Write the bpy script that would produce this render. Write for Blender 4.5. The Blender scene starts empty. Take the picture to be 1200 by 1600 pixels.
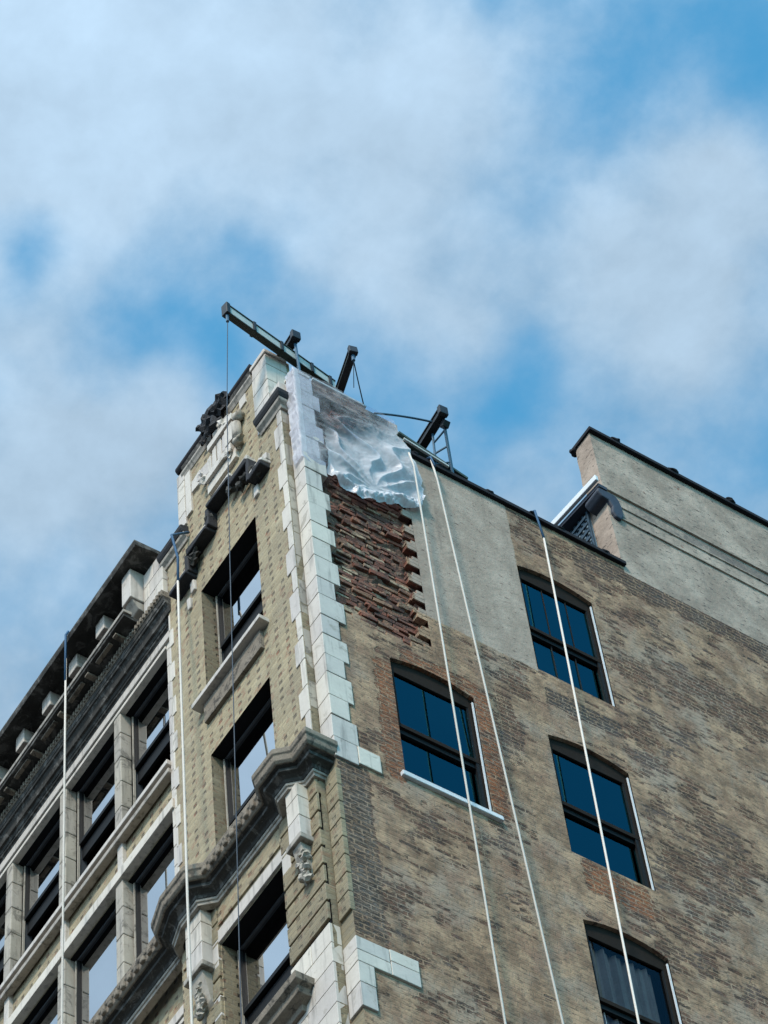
import bpy, bmesh, math, random
from mathutils import Vector, Matrix, noise
random.seed(7)
S = bpy.context.scene
# ------------------------------------------------------------------ camera
R_ = Vector((0.54121143, 0.83732302, -0.07733272)); U_ = Vector((0.73062006, -0.42272199, 0.53619068)); F_ = Vector((-0.41627456, 0.34669336, 0.84054697))
cam = bpy.data.cameras.new('camera'); co = bpy.data.objects.new('camera', cam); S.collection.objects.link(co)
m = Matrix((R_, U_, -F_)).transposed().to_4x4(); m.translation = Vector((14.87289, -11.35187, 1.6)); co.matrix_world = m
cam.sensor_fit = 'VERTICAL'; cam.sensor_height = 36; cam.lens = 112.5; cam.clip_start = .1; cam.clip_end = 3000
S.camera = co
# ------------------------------------------------------------------ light, sky, exposure
SUN_AZ = (0.66, -1.0); SUN_EL = math.radians(44)
S.view_settings.view_transform = 'Standard'; S.view_settings.look = 'None'; S.view_settings.gamma = 1; S.view_settings.exposure = 0.38
sl = bpy.data.lights.new('sun', 'SUN'); sl.energy = 2.6; sl.angle = math.radians(9); sl.color = (1, .86, .70)
so = bpy.data.objects.new('sun', sl); S.collection.objects.link(so)
a = Vector((SUN_AZ[0], SUN_AZ[1], 0)).normalized() * math.cos(SUN_EL); a.z = math.sin(SUN_EL)
so.rotation_euler = a.to_track_quat('Z', 'Y').to_euler(); so.location = (0, 0, 60)
W = bpy.data.worlds.new('World'); S.world = W; W.use_nodes = True
NT = W.node_tree; NT.nodes.clear()

class N:
    """tiny node helper"""
    def __init__(s, t): s.t = t
    def n(s, typ, ins=None, **kw):
        nd = s.t.nodes.new(typ)
        for k, v in kw.items(): setattr(nd, k, v)
        for k, v in (ins or {}).items():
            if isinstance(v, bpy.types.NodeSocket): s.t.links.new(v, nd.inputs[k])
            else: nd.inputs[k].default_value = v
        return nd
    def m(s, op, a, b=0.0, c=None, clamp=False):
        ins = {0: a, 1: b}
        if c is not None: ins[2] = c
        return s.n('ShaderNodeMath', ins, operation=op, use_clamp=clamp).outputs[0]
    def mix(s, f, a, b, bt='MIX'):
        nd = s.n('ShaderNodeMix', data_type='RGBA', blend_type=bt)
        for k, v in ((0, f), (6, a), (7, b)):
            if isinstance(v, bpy.types.NodeSocket): s.t.links.new(v, nd.inputs[k])
            else: nd.inputs[k].default_value = (*v, 1) if isinstance(v, tuple) and len(v) == 3 else v
        return nd.outputs[2]
    def ramp(s, f, lo, hi): # smooth 0..1
        return s.n('ShaderNodeMapRange', {0: f, 1: lo, 2: hi}, interpolation_type='SMOOTHSTEP').outputs[0]
    def noise(s, v, sc, det=4, rough=.55, dist=0.0):
        return s.n('ShaderNodeTexNoise', {'Vector': v, 'Scale': sc, 'Detail': det, 'Roughness': rough, 'Distortion': dist}).outputs[0]
    def vmul(s, v, t): return s.n('ShaderNodeVectorMath', {0: v, 1: t}, operation='MULTIPLY').outputs[0]
    def vadd(s, v, t): return s.n('ShaderNodeVectorMath', {0: v, 1: t}, operation='ADD').outputs[0]

w = N(NT)
tc = w.n('ShaderNodeTexCoord').outputs['Generated']
sky = w.n('ShaderNodeTexSky', sky_type='NISHITA', sun_disc=False)
sky.sun_elevation = SUN_EL; sky.sun_rotation = math.atan2(SUN_AZ[0], SUN_AZ[1]); sky.air_density = 1.0; sky.dust_density = .6; sky.ozone_density = 1.5
# clouds: fractal noise over the sky directions, with a few banks and gaps where the day had them
wob = w.vmul(w.vadd(w.n('ShaderNodeTexNoise', {'Vector': tc, 'Scale': 16.0, 'Detail': 4.0}).outputs[1], (-.5, -.5, -.5)), (.035, .035, .035))
d = w.vadd(tc, wob)
BANKS = [(-0.3132,0.3550,0.8808,0.026,0.22),(-0.3379,0.3560,0.8712,0.022,0.20),(-0.3618,0.2642,0.8940,0.020,0.15),(-0.3340,0.4129,0.8473,0.022,0.10),(-0.3207,0.2561,0.9119,0.022,0.20),(-0.5006,0.2714,0.8220,0.024,0.10),(-0.3698,0.1958,0.9082,.04,.6),(-0.3471,0.2373,0.9073,.034,.4),(-0.3904,0.2168,0.8948,.024,.35),(-0.3351,0.2899,0.8965,.03,.4),(-0.3032,0.3031,0.9034,.03,.3),(-0.3554,0.3203,0.8781,.034,.5),(-0.3647,0.3442,0.8652,.018,.3),(-0.4031,0.247,0.8812,.018,.25),(-0.4461,0.2489,0.8597,.024,.4),(-0.4315,0.2703,0.8606,.02,.4),(-0.4705,0.2539,0.8451,.02,.35),(-0.284,0.3875,0.877,.022,.4),(-0.32,0.3819,0.867,.03,.4),(-0.3217,0.4124,0.8523,.022,.25),(-0.4111,0.2196,0.8848,.014,-.75),(-0.3759,0.2817,0.8828,.013,-.55),(-0.408,0.2727,0.8713,.019,-.75),(-0.4277,0.2497,0.8687,.014,-.3),(-0.253,0.3549,0.9,.04,-.28),(-0.2547,0.3831,0.8879,.018,-.25),(-0.2882,0.3445,0.8934,.022,-.3),(-0.3685,0.3695,0.853,.016,-.3),(-0.495,0.2681,0.8265,.024,-.05),(-0.2784,0.3019,0.9118,.016,-.4),(-0.3566,0.3625,0.8611,.012,-.2),(-0.3795,0.3022,0.8744,.01,-.2)]
acc = None
for x, y, z, r, wt in BANKS:
    dd = w.n('ShaderNodeVectorMath', {0: d, 1: (x, y, z)}, operation='DISTANCE').outputs['Value']
    g = w.m('MULTIPLY', w.m('EXPONENT', w.m('MULTIPLY', w.m('MULTIPLY', dd, dd), -1.0/(r*r))), wt)
    acc = g if acc is None else w.m('ADD', acc, g)
nz = w.noise(w.vmul(tc, (1, 1, 1.3)), 13, 7, .56, .08); nf = w.noise(w.vmul(tc, (1, 1, 1.5)), 34, 7, .57, .1)
tx = w.n('ShaderNodeSeparateXYZ', {0: tc})
bias = w.m('ADD', w.m('MULTIPLY', w.m('ADD', tx.outputs[0], .36), -.7), w.m('MULTIPLY', w.m('SUBTRACT', tx.outputs[1], .30), -1.1))   # more cloud to the front, clear sky over the side street
cl = w.m('ADD', w.m('ADD', acc, w.m('MULTIPLY', w.m('SUBTRACT', nz, .5), 1.6)), w.m('MULTIPLY', w.m('SUBTRACT', nf, .5), .7))
cl = w.m('ADD', w.m('ADD', cl, .44), bias)
cl = w.ramp(cl, -.25, 1.0)
skc = w.mix(1.0, sky.outputs[0], (.70, 1.84, 1.84), 'MULTIPLY')
sd = w.n('ShaderNodeVectorMath', {0: tc, 1: a}, operation='DOT_PRODUCT').outputs['Value']
glow = w.m('MULTIPLY', w.m('POWER', w.m('MAXIMUM', sd, 0.0), 2.0), 8.0)   # clouds are brighter towards the sun
cb = w.m('ADD', w.m('ADD', glow, 2.2), w.m('MULTIPLY', w.m('SUBTRACT', nf, .5), 1.6))
cc = w.mix(1.0, (1.0, 1.34, 1.68), w.n('ShaderNodeCombineColor', {0: cb, 1: cb, 2: cb}).outputs[0], 'MULTIPLY')
bg = w.n('ShaderNodeBackground', {'Color': w.mix(w.m('MULTIPLY', cl, .94), skc, cc), 'Strength': .13})
NT.links.new(bg.outputs[0], w.n('ShaderNodeOutputWorld').inputs[0])

# ------------------------------------------------------------------ materials
MATS = {}
def newmat(name):
    mt = bpy.data.materials.new(name); mt.use_nodes = True; mt.node_tree.nodes.clear()
    MATS[name] = mt; return mt, N(mt.node_tree)
def finish(mt, h, col, rough=.85, bump=None, bs=.5, bd=.01, spec=.3, metal=0.0, **kw):
    ins = {'Base Color': (*col, 1) if isinstance(col, tuple) else col, 'Roughness': rough, 'Specular IOR Level': spec, 'Metallic': metal}
    ins.update(kw)
    b = h.n('ShaderNodeBsdfPrincipled', ins)
    if bump is not None:
        bp = h.n('ShaderNodeBump', {'Height': bump, 'Strength': bs, 'Distance': bd}); mt.node_tree.links.new(bp.outputs[0], b.inputs['Normal'])
    mt.node_tree.links.new(b.outputs[0], h.n('ShaderNodeOutputMaterial').inputs[0])
    return mt
def plain(name, col, rough=.7, var=.25, sc=3, spec=.3, metal=0.0, bs=.3, stain=None, streak=0.0, isl=0.0):
    mt, h = newmat(name)
    P = h.n('ShaderNodeNewGeometry').outputs['Position']
    n1 = h.noise(P, sc, 6, .65); n2 = h.noise(P, sc*9, 3, .6)
    f = h.m('ADD', h.m('MULTIPLY', h.m('SUBTRACT', n1, .5), var*2), h.m('MULTIPLY', h.m('SUBTRACT', n2, .5), var))
    f = h.m('ADD', f, 1.0)
    c = h.mix(1.0, col, h.n('ShaderNodeCombineColor', {0: f, 1: f, 2: f}).outputs[0], 'MULTIPLY')
    if isl:
        ri = h.n('ShaderNodeNewGeometry').outputs['Random Per Island']; q = h.m('ADD', h.m('MULTIPLY', ri, isl*2), 1-isl)
        c = h.mix(1.0, c, h.n('ShaderNodeCombineColor', {0: q, 1: q, 2: h.m('ADD', h.m('MULTIPLY', q, .7), .3)}).outputs[0], 'MULTIPLY')
    if stain:
        k = h.ramp(h.noise(P, sc*1.7, 7, .7, .6), stain[1], stain[1]+.12)
        c = h.mix(h.m('MULTIPLY', k, stain[2]), c, stain[0])
    if streak:
        k = h.ramp(h.noise(h.vmul(P, (9, 9, .7)), 1.5, 5, .6), .5, .72)
        c = h.mix(h.m('MULTIPLY', k, streak), c, (.06, .055, .05))
    return finish(mt, h, c, rough, n2, bs, .006, spec, metal)
plain('terracotta', (.53, .485, .43), .55, .18, 2.5, stain=((.24, .21, .16), .56, .6), streak=.45, isl=.13)
plain('grey_terracotta', (.35, .315, .265), .6, .22, 3, stain=((.10, .09, .075), .52, .75), streak=.6, isl=.12)
plain('dark_shaded_stone', (.048, .047, .044), .9, .6, 4, spec=.1, stain=((.17, .165, .155), .50, .7), streak=.3, bs=.6)  # stained stone, with the shade under the cornices put into its dark colour
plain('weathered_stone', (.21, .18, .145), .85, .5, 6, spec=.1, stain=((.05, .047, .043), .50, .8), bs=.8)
plain('tar_coping', (.010, .010, .014), .9, .4, 6)
plain('recess_shade', (.012, .012, .013), .9, .2, spec=.05)  # near-black colour standing in for the shade of soffits and recesses
plain('frame_paint', (.05, .056, .065), .45, .3, 6, spec=.5)
plain('frame_brown', (.020, .015, .012), .8, .35, 5, spec=.08)
plain('black_frame', (.007, .008, .009), .6, .2, 5, spec=.15)
plain('white_paint', (.62, .64, .66), .5, .12, 6)
plain('roof_felt', (.05, .05, .05), .9, .3)
plain('rope_white', (.56, .52, .47), .8, .15, 40)
plain('rope_blue', (.025, .085, .17), .7, .2, 30)
plain('cable_dark', (.02, .035, .055), .5, .2, 20)
plain('steel_blue', (.03, .09, .15), .45, .3, 12, spec=.5, stain=((.05, .03, .02), .6, .6))
plain('beam_olive', (.035, .04, .032), .55, .3, 8, stain=((.09, .05, .03), .58, .7))
plain('beam_light', (.42, .44, .42), .5, .2, 8)
plain('beam_black', (.012, .014, .018), .5, .3, 10)
plain('plank_green', (.05, .075, .065), .7, .3, 8)
plain('asphalt', (.05, .05, .05), .9, .2, 2)
plain('pavement', (.17, .15, .125), .9, .2, 1)
plain('mortar_core', (.14, .085, .065), .95, .5, 9, spec=.05, stain=((.30, .24, .18), .55, .6), bs=1.0)
plain('curtain_grey', (.62, .55, .55), .9, .3, 3, streak=.3)
plain('louvre_panel', (.16, .24, .30), .5, .3, 10)
plain('louvre_bar', (.02, .045, .07), .5, .3, 10)
plain('ornament_dark', (.022, .023, .027), .8, .5, 9, bs=1.0)
plain('bracket_blue', (.035, .042, .06), .6, .4, 9)

def glass(name, ior, tint=(.25, .3, .33), gcol=(1, 1, 1), wav=.002):
    mt, h = newmat(name)
    P = h.n('ShaderNodeNewGeometry').outputs['Position']
    bp = h.n('ShaderNodeBump', {'Height': h.noise(P, 1.6, 1, .4), 'Strength': .25, 'Distance': wav})
    fr = h.n('ShaderNodeFresnel', {'IOR': ior}); mt.node_tree.links.new(bp.outputs[0], fr.inputs['Normal'])
    gl = h.n('ShaderNodeBsdfGlossy', {'Color': (*gcol, 1), 'Roughness': .015}); mt.node_tree.links.new(bp.outputs[0], gl.inputs['Normal'])
    tr = h.n('ShaderNodeBsdfTransparent', {'Color': (*tint, 1)})
    mx = h.n('ShaderNodeMixShader', {0: fr.outputs[0], 1: tr.outputs[0], 2: gl.outputs[0]})
    mt.node_tree.links.new(mx.outputs[0], h.n('ShaderNodeOutputMaterial').inputs[0])
glass('front_glass', 7.0, (.08, .10, .12), (.95, .97, 1))
glass('side_glass', 1.9, (.15, .25, .32), (.09, .50, .66), .006)

glass('curtain_glass', 1.35, (.62, .56, .54), (.3, .4, .5), .004)
def uvz(h, axis):
    P = h.n('ShaderNodeNewGeometry').outputs['Position']
    s = h.n('ShaderNodeSeparateXYZ', {0: P})
    u = s.outputs[axis]; z = s.outputs[2]
    return P, u, z, h.n('ShaderNodeCombineXYZ', {0: u, 1: z, 2: 0.0}).outputs[0]
def bricktex(h, v, bw=.2, rh=.068, ms=.008, c1=(0, 0, 0), c2=(1, 1, 1)):
    return h.n('ShaderNodeTexBrick', {'Vector': v, 'Color1': (*c1, 1), 'Color2': (*c2, 1), 'Mortar': (.5, .5, .5, 1), 'Scale': 1.0, 'Mortar Size': ms, 'Mortar Smooth': .3, 'Bias': 0.0, 'Brick Width': bw, 'Row Height': rh}, offset=.5)
# tan face brick with recessed dark headers
def facebrick(name, axis, tone=1.0, dark=.0, dots=.8):
    mt, h = newmat(name)
    P, u, z, uv = uvz(h, axis)
    wv = h.vadd(uv, h.vmul(h.n('ShaderNodeTexNoise', {'Vector': P, 'Scale': 6.0}).outputs[1], (.012, .012, 0)))
    bt = bricktex(h, wv)
    rnd = h.n('ShaderNodeSeparateColor', {0: bt.outputs[0]}).outputs[0]
    c = h.mix(rnd, (.285*tone, .235*tone, .15*tone), (.40*tone, .335*tone, .215*tone))
    red = h.m('GREATER_THAN', h.noise(wv, 7, 2, .5), .61)
    c = h.mix(h.m('MULTIPLY', red, .45), c, (.25*tone, .12*tone, .075*tone))
    c = h.mix(h.m('MULTIPLY', bt.outputs[1], .5), c, (.33*tone, .30*tone, .22*tone))
    sx = h.n('ShaderNodeSeparateXYZ', {0: wv})
    fx = h.m('FRACT', h.m('DIVIDE', sx.outputs[0], .19)); fz = h.m('FRACT', h.m('DIVIDE', sx.outputs[1], .136))
    dx = h.m('MULTIPLY', h.ramp(fx, .28, .38), h.m('SUBTRACT', 1.0, h.ramp(fx, .60, .72)))
    dz = h.m('MULTIPLY', h.ramp(fz, .46, .54), h.m('SUBTRACT', 1.0, h.ramp(fz, .86, .96)))
    j = h.ramp(h.noise(h.vmul(uv, (5.26, 7.35, 1)), 1.0, 1, .5), .36, .52)
    dm = h.m('MULTIPLY', h.m('MULTIPLY', dx, dz), j)
    c = h.mix(h.m('MULTIPLY', dm, dots), c, h.mix(h.ramp(h.noise(wv, 9, 1), .5, .6), (.07*tone, .058*tone, .045*tone), (.20*tone, .085*tone, .05*tone)))
    st = h.ramp(h.noise(P, 1.3, 6, .65), .42, .72)
    c = h.mix(h.m('MULTIPLY', st, .45), c, (.20*tone, .175*tone, .13*tone))
    lt = h.ramp(h.noise(h.vadd(P, (5, 3, 1)), 2.3, 6, .7), .52, .75)
    c = h.mix(h.m('MULTIPLY', lt, .3), c, (.5*tone, .47*tone, .36*tone))
    hgt = h.m('SUBTRACT', 1.0, h.m('MAXIMUM', h.m('MULTIPLY', bt.outputs[1], .6), dm))
    return finish(mt, h, c, .9, h.m('ADD', hgt, h.m('MULTIPLY', h.noise(P, 40, 3), .3)), .7, .02)
facebrick('face_brick', 0)
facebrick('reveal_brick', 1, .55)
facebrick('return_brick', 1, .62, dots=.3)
facebrick('rusticated_brick', 0, .72, dots=.5)

# weathered common brick of the party wall, smeared with old render
mt, h = newmat('party_wall_brick')
P, u, z, uv = uvz(h, 1)
uvn = h.vadd(uv, h.vmul(h.vadd(h.n('ShaderNodeTexNoise', {'Vector': P, 'Scale': 5.0, 'Detail': 3.0}).outputs[1], (-.5, -.5, -.5)), (.03, .03, 0)))
bt = bricktex(h, uvn, .21, .069, .010)
rnd = h.n('ShaderNodeSeparateColor', {0: bt.outputs[0]}).outputs[0]
big = h.noise(h.vmul(P, (1, .8, 1.2)), 1.05, 5, .6, .5)
med = h.noise(h.vmul(P, (1, 1, 1.7)), 2.8, 6, .64, 0)
def box(u0, u1, z0, z1, s=.06, wob=.16):
    wu = h.m('ADD', u, h.m('MULTIPLY', h.m('SUBTRACT', h.noise(P, 5, 5, .7), .5), wob)); wz = h.m('ADD', z, h.m('MULTIPLY', h.m('SUBTRACT', h.noise(h.vadd(P, (3, 7, 2)), 5, 5, .7), .5), wob))
    a_ = h.m('MULTIPLY', h.ramp(wu, u0-s, u0+s), h.m('SUBTRACT', 1.0, h.ramp(wu, u1-s, u1+s)))
    b_ = h.m('MULTIPLY', h.ramp(wz, z0-s, z0+s), h.m('SUBTRACT', 1.0, h.ramp(wz, z1-s, z1+s)))
    return h.m('MULTIPLY', a_, b_)
render_p = box(1.30, 2.88, 29.86, 40, .014, .09)            # newer grey render patch
orange = h.m('MAXIMUM', box(1.84, 2.08, 26.75, 28.85, .07, .3), h.m('MAXIMUM', box(2.95, 3.78, 26.15, 26.62, .05), h.m('MULTIPLY', box(.6, .84, 26.5, 28.5, .07, .3), .9)))
orange = h.m('MAXIMUM', orange, h.m('MULTIPLY', box(1.0, 1.95, 28.7, 28.95, .05), .8))
worn = h.m('MAXIMUM', box(4.1, 7.0, 30.6, 31.5, .25, .9), h.m('MAXIMUM', box(2.2, 2.72, 28.3, 29.8, .1, .5), box(4.0, 5.3, 27.0, 28.4, .2, .8)))
darkp = h.m('MAXIMUM', box(2.92, 3.94, 29.3, 29.6, .03, .06), h.m('MULTIPLY', box(3.9, 7.5, 32.75, 33.12, .08, .35), .75))
dirty = box(-.05, .36, 23.8, 26.42, .04, .08)
clean = h.m('MAXIMUM', box(.28, .62, 27.2, 29.0, .08, .3), h.m('MAXIMUM', box(2.45, 2.85, 26.2, 29.1, .08, .3), box(2.2, 2.8, 23.5, 26.4, .1, .4)))
c = h.mix(h.ramp(h.noise(P, 3.1, 6, .66), .33, .68), (.175, .108, .068), (.43, .282, .178))
c = h.mix(h.ramp(h.noise(h.vadd(P, (9, 2, 4)), 1.6, 5, .6), .46, .68), c, (.32, .24, .18))
c = h.mix(h.m('MULTIPLY', h.ramp(h.noise(h.vadd(P, (1, 22, 4)), 2.1, 6, .65), .50, .64), .62), c, (.235, .135, .09))
c = h.mix(h.m('MULTIPLY', bt.outputs[1], .06), c, (.26, .23, .19))
c = h.mix(h.m('MULTIPLY', h.ramp(h.noise(h.vmul(h.vadd(P, (7, 1, 3)), (1, 1, 2.4)), 9, 5, .7), .53, .62), .7), c, (.10, .075, .055))
expo = h.m('ADD', h.m('MULTIPLY', h.m('SUBTRACT', big, .46), 3.2), h.m('MULTIPLY', h.m('SUBTRACT', med, .47), 2.6))
expo = h.m('ADD', expo, h.m('MULTIPLY', h.m('MAXIMUM', orange, h.m('MAXIMUM', darkp, dirty)), 1.6))
expo = h.m('ADD', h.m('SUBTRACT', expo, h.m('MULTIPLY', h.m('MAXIMUM', render_p, clean), .9)), h.m('MULTIPLY', worn, .55))
lost = h.ramp(h.m('ADD', expo, h.m('MULTIPLY', h.m('SUBTRACT', rnd, .5), .75)), .30, .62)   # per brick: render worn away
edge = h.ramp(h.noise(h.vmul(P, (1, 1, 2.2)), 17, 5, .75), .38, .56)
lost = h.m('MULTIPLY', lost, h.m('MULTIPLY', edge, h.m('SUBTRACT', 1.0, h.m('MULTIPLY', bt.outputs[1], .8))))
pick = h.noise(h.vmul(uv, (4.8, 14.5, 1)), 1.0, 2, .6)
bc = h.mix(h.ramp(pick, .40, .62), (.036, .027, .024), (.19, .095, .062))
bc = h.mix(h.ramp(h.noise(h.vadd(P, (4, 4, 8)), 2.2, 3), .5, .68), bc, (.115, .09, .085))
bc = h.mix(h.m('MULTIPLY', orange, h.ramp(pick, .30, .55)), bc, (.36, .125, .05))
bc = h.mix(darkp, bc, (.05, .046, .048))
bc = h.mix(h.m('MULTIPLY', dirty, .85), bc, h.mix(h.ramp(pick, .45, .6), (.035, .034, .033), (.13, .125, .115)))
c = h.mix(h.m('MULTIPLY', lost, .95), c, bc)
c = h.mix(h.m('MULTIPLY', h.ramp(h.noise(h.vadd(P, (31, 5, 9)), 1.5, 7, .7, .5), .50, .68), .55), c, h.mix(1.0, c, (.5, .46, .42), 'MULTIPLY'))
# render patch
rp = h.mix(h.ramp(h.noise(P, 2.5, 6, .65), .35, .7), (.30, .232, .185), (.42, .335, .272))
sp = h.ramp(h.noise(h.vmul(P, (1, 1, 2.6)), 9, 4, .6), .61, .67)
rp = h.mix(h.m('MULTIPLY', sp, .8), rp, (.10, .065, .055))
c = h.mix(render_p, c, rp)
c = h.mix(h.m('MULTIPLY', h.ramp(h.noise(h.vmul(P, (4, 4, .5)), 1.3, 5, .6), .52, .8), .4), c, (.09, .082, .072))
hg = h.m('SUBTRACT', h.m('MULTIPLY', h.noise(P, 16, 5, .6), .4), h.m('MULTIPLY', lost, .8))
hg = h.m('SUBTRACT', hg, h.m('MULTIPLY', h.m('MULTIPLY', bt.outputs[1], .16), h.m('SUBTRACT', 1.0, render_p)))
finish(mt, h, c, .95, hg, .8, .03)

mt, h = newmat('grey_render')
P, u, z, uv = uvz(h, 1)
c = h.mix(h.ramp(h.noise(P, 1.7, 6, .65), .35, .68), (.27, .21, .168), (.43, .345, .28))
c = h.mix(h.m('MULTIPLY', h.ramp(h.noise(h.vmul(P, (1, 1, 2.6)), 8, 5, .65), .58, .64), .85), c, (.07, .06, .055))
c = h.mix(h.m('MULTIPLY', h.ramp(h.noise(h.vadd(P, (3, 3, 3)), 5, 3, .6), .70, .73), .8), c, (.22, .09, .06))
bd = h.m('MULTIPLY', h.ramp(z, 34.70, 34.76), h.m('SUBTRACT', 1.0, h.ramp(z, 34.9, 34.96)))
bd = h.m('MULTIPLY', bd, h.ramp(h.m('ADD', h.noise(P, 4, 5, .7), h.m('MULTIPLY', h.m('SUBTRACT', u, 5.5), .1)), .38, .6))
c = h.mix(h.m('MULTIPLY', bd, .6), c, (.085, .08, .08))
c = h.mix(h.m('MULTIPLY', h.ramp(h.noise(h.vmul(P, (5, 5, .6)), 1.2, 5, .6), .55, .8), .5), c, (.10, .095, .085))
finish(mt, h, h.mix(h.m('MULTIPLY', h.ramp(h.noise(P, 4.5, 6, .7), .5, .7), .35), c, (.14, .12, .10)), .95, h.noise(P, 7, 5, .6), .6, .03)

# raw brick core exposed where the outer leaf came away
mt, h = newmat('raw_brick')
g = h.n('ShaderNodeNewGeometry'); P = g.outputs['Position']; ri = g.outputs['Random Per Island']
c = h.n('ShaderNodeValToRGB', {0: ri}); cr = c.color_ramp; cr.interpolation = 'LINEAR'
for p_, col in ((0, (.085, .042, .033, 1)), (.3, (.19, .075, .05, 1)), (.55, (.28, .10, .065, 1)), (.8, (.32, .19, .12, 1)), (1, (.45, .36, .25, 1))):
    e = cr.elements[0] if p_ == 0 else (cr.elements[-1] if p_ == 1 else cr.elements.new(p_)); e.color = col; e.position = p_
cc_ = h.mix(h.ramp(h.noise(P, 9, 5, .7), .4, .65), c.outputs[0], (.10, .058, .048))
cc_ = h.mix(h.m('MULTIPLY', h.ramp(h.noise(h.vadd(P, (2, 1, 6)), 14, 4, .7), .60, .68), .8), cc_, (.34, .27, .2))
finish(mt, h, cc_, .95, h.noise(P, 30, 5, .7), .9, .03)

# clear polythene sheet
mt, h = newmat('polythene')
P = h.n('ShaderNodeNewGeometry').outputs['Position']
df = h.n('ShaderNodeBsdfDiffuse', {'Color': (.80, .80, .84, 1)}); tl = h.n('ShaderNodeBsdfTranslucent', {'Color': (.6, .6, .68, 1)})
gs = h.n('ShaderNodeBsdfGlossy', {'Color': (.85, .9, 1, 1), 'Roughness': .3}); tr = h.n('ShaderNodeBsdfTransparent', {'Color': (.82, .84, .94, 1)})
m1 = h.n('ShaderNodeMixShader', {0: .35, 1: df.outputs[0], 2: tl.outputs[0]}); m2 = h.n('ShaderNodeMixShader', {0: .03, 1: m1.outputs[0], 2: gs.outputs[0]})
at = h.n('ShaderNodeAttribute', attribute_name='haze').outputs['Fac']
op = h.m('ADD', at, h.m('MULTIPLY', h.m('SUBTRACT', h.noise(P, 5, 5, .65, 1.2), .5), .7), clamp=True)
m3 = h.n('ShaderNodeMixShader', {0: op, 1: tr.outputs[0], 2: m2.outputs[0]})
mt.node_tree.links.new(m3.outputs[0], h.n('ShaderNodeOutputMaterial').inputs[0])
M = MATS

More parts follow.
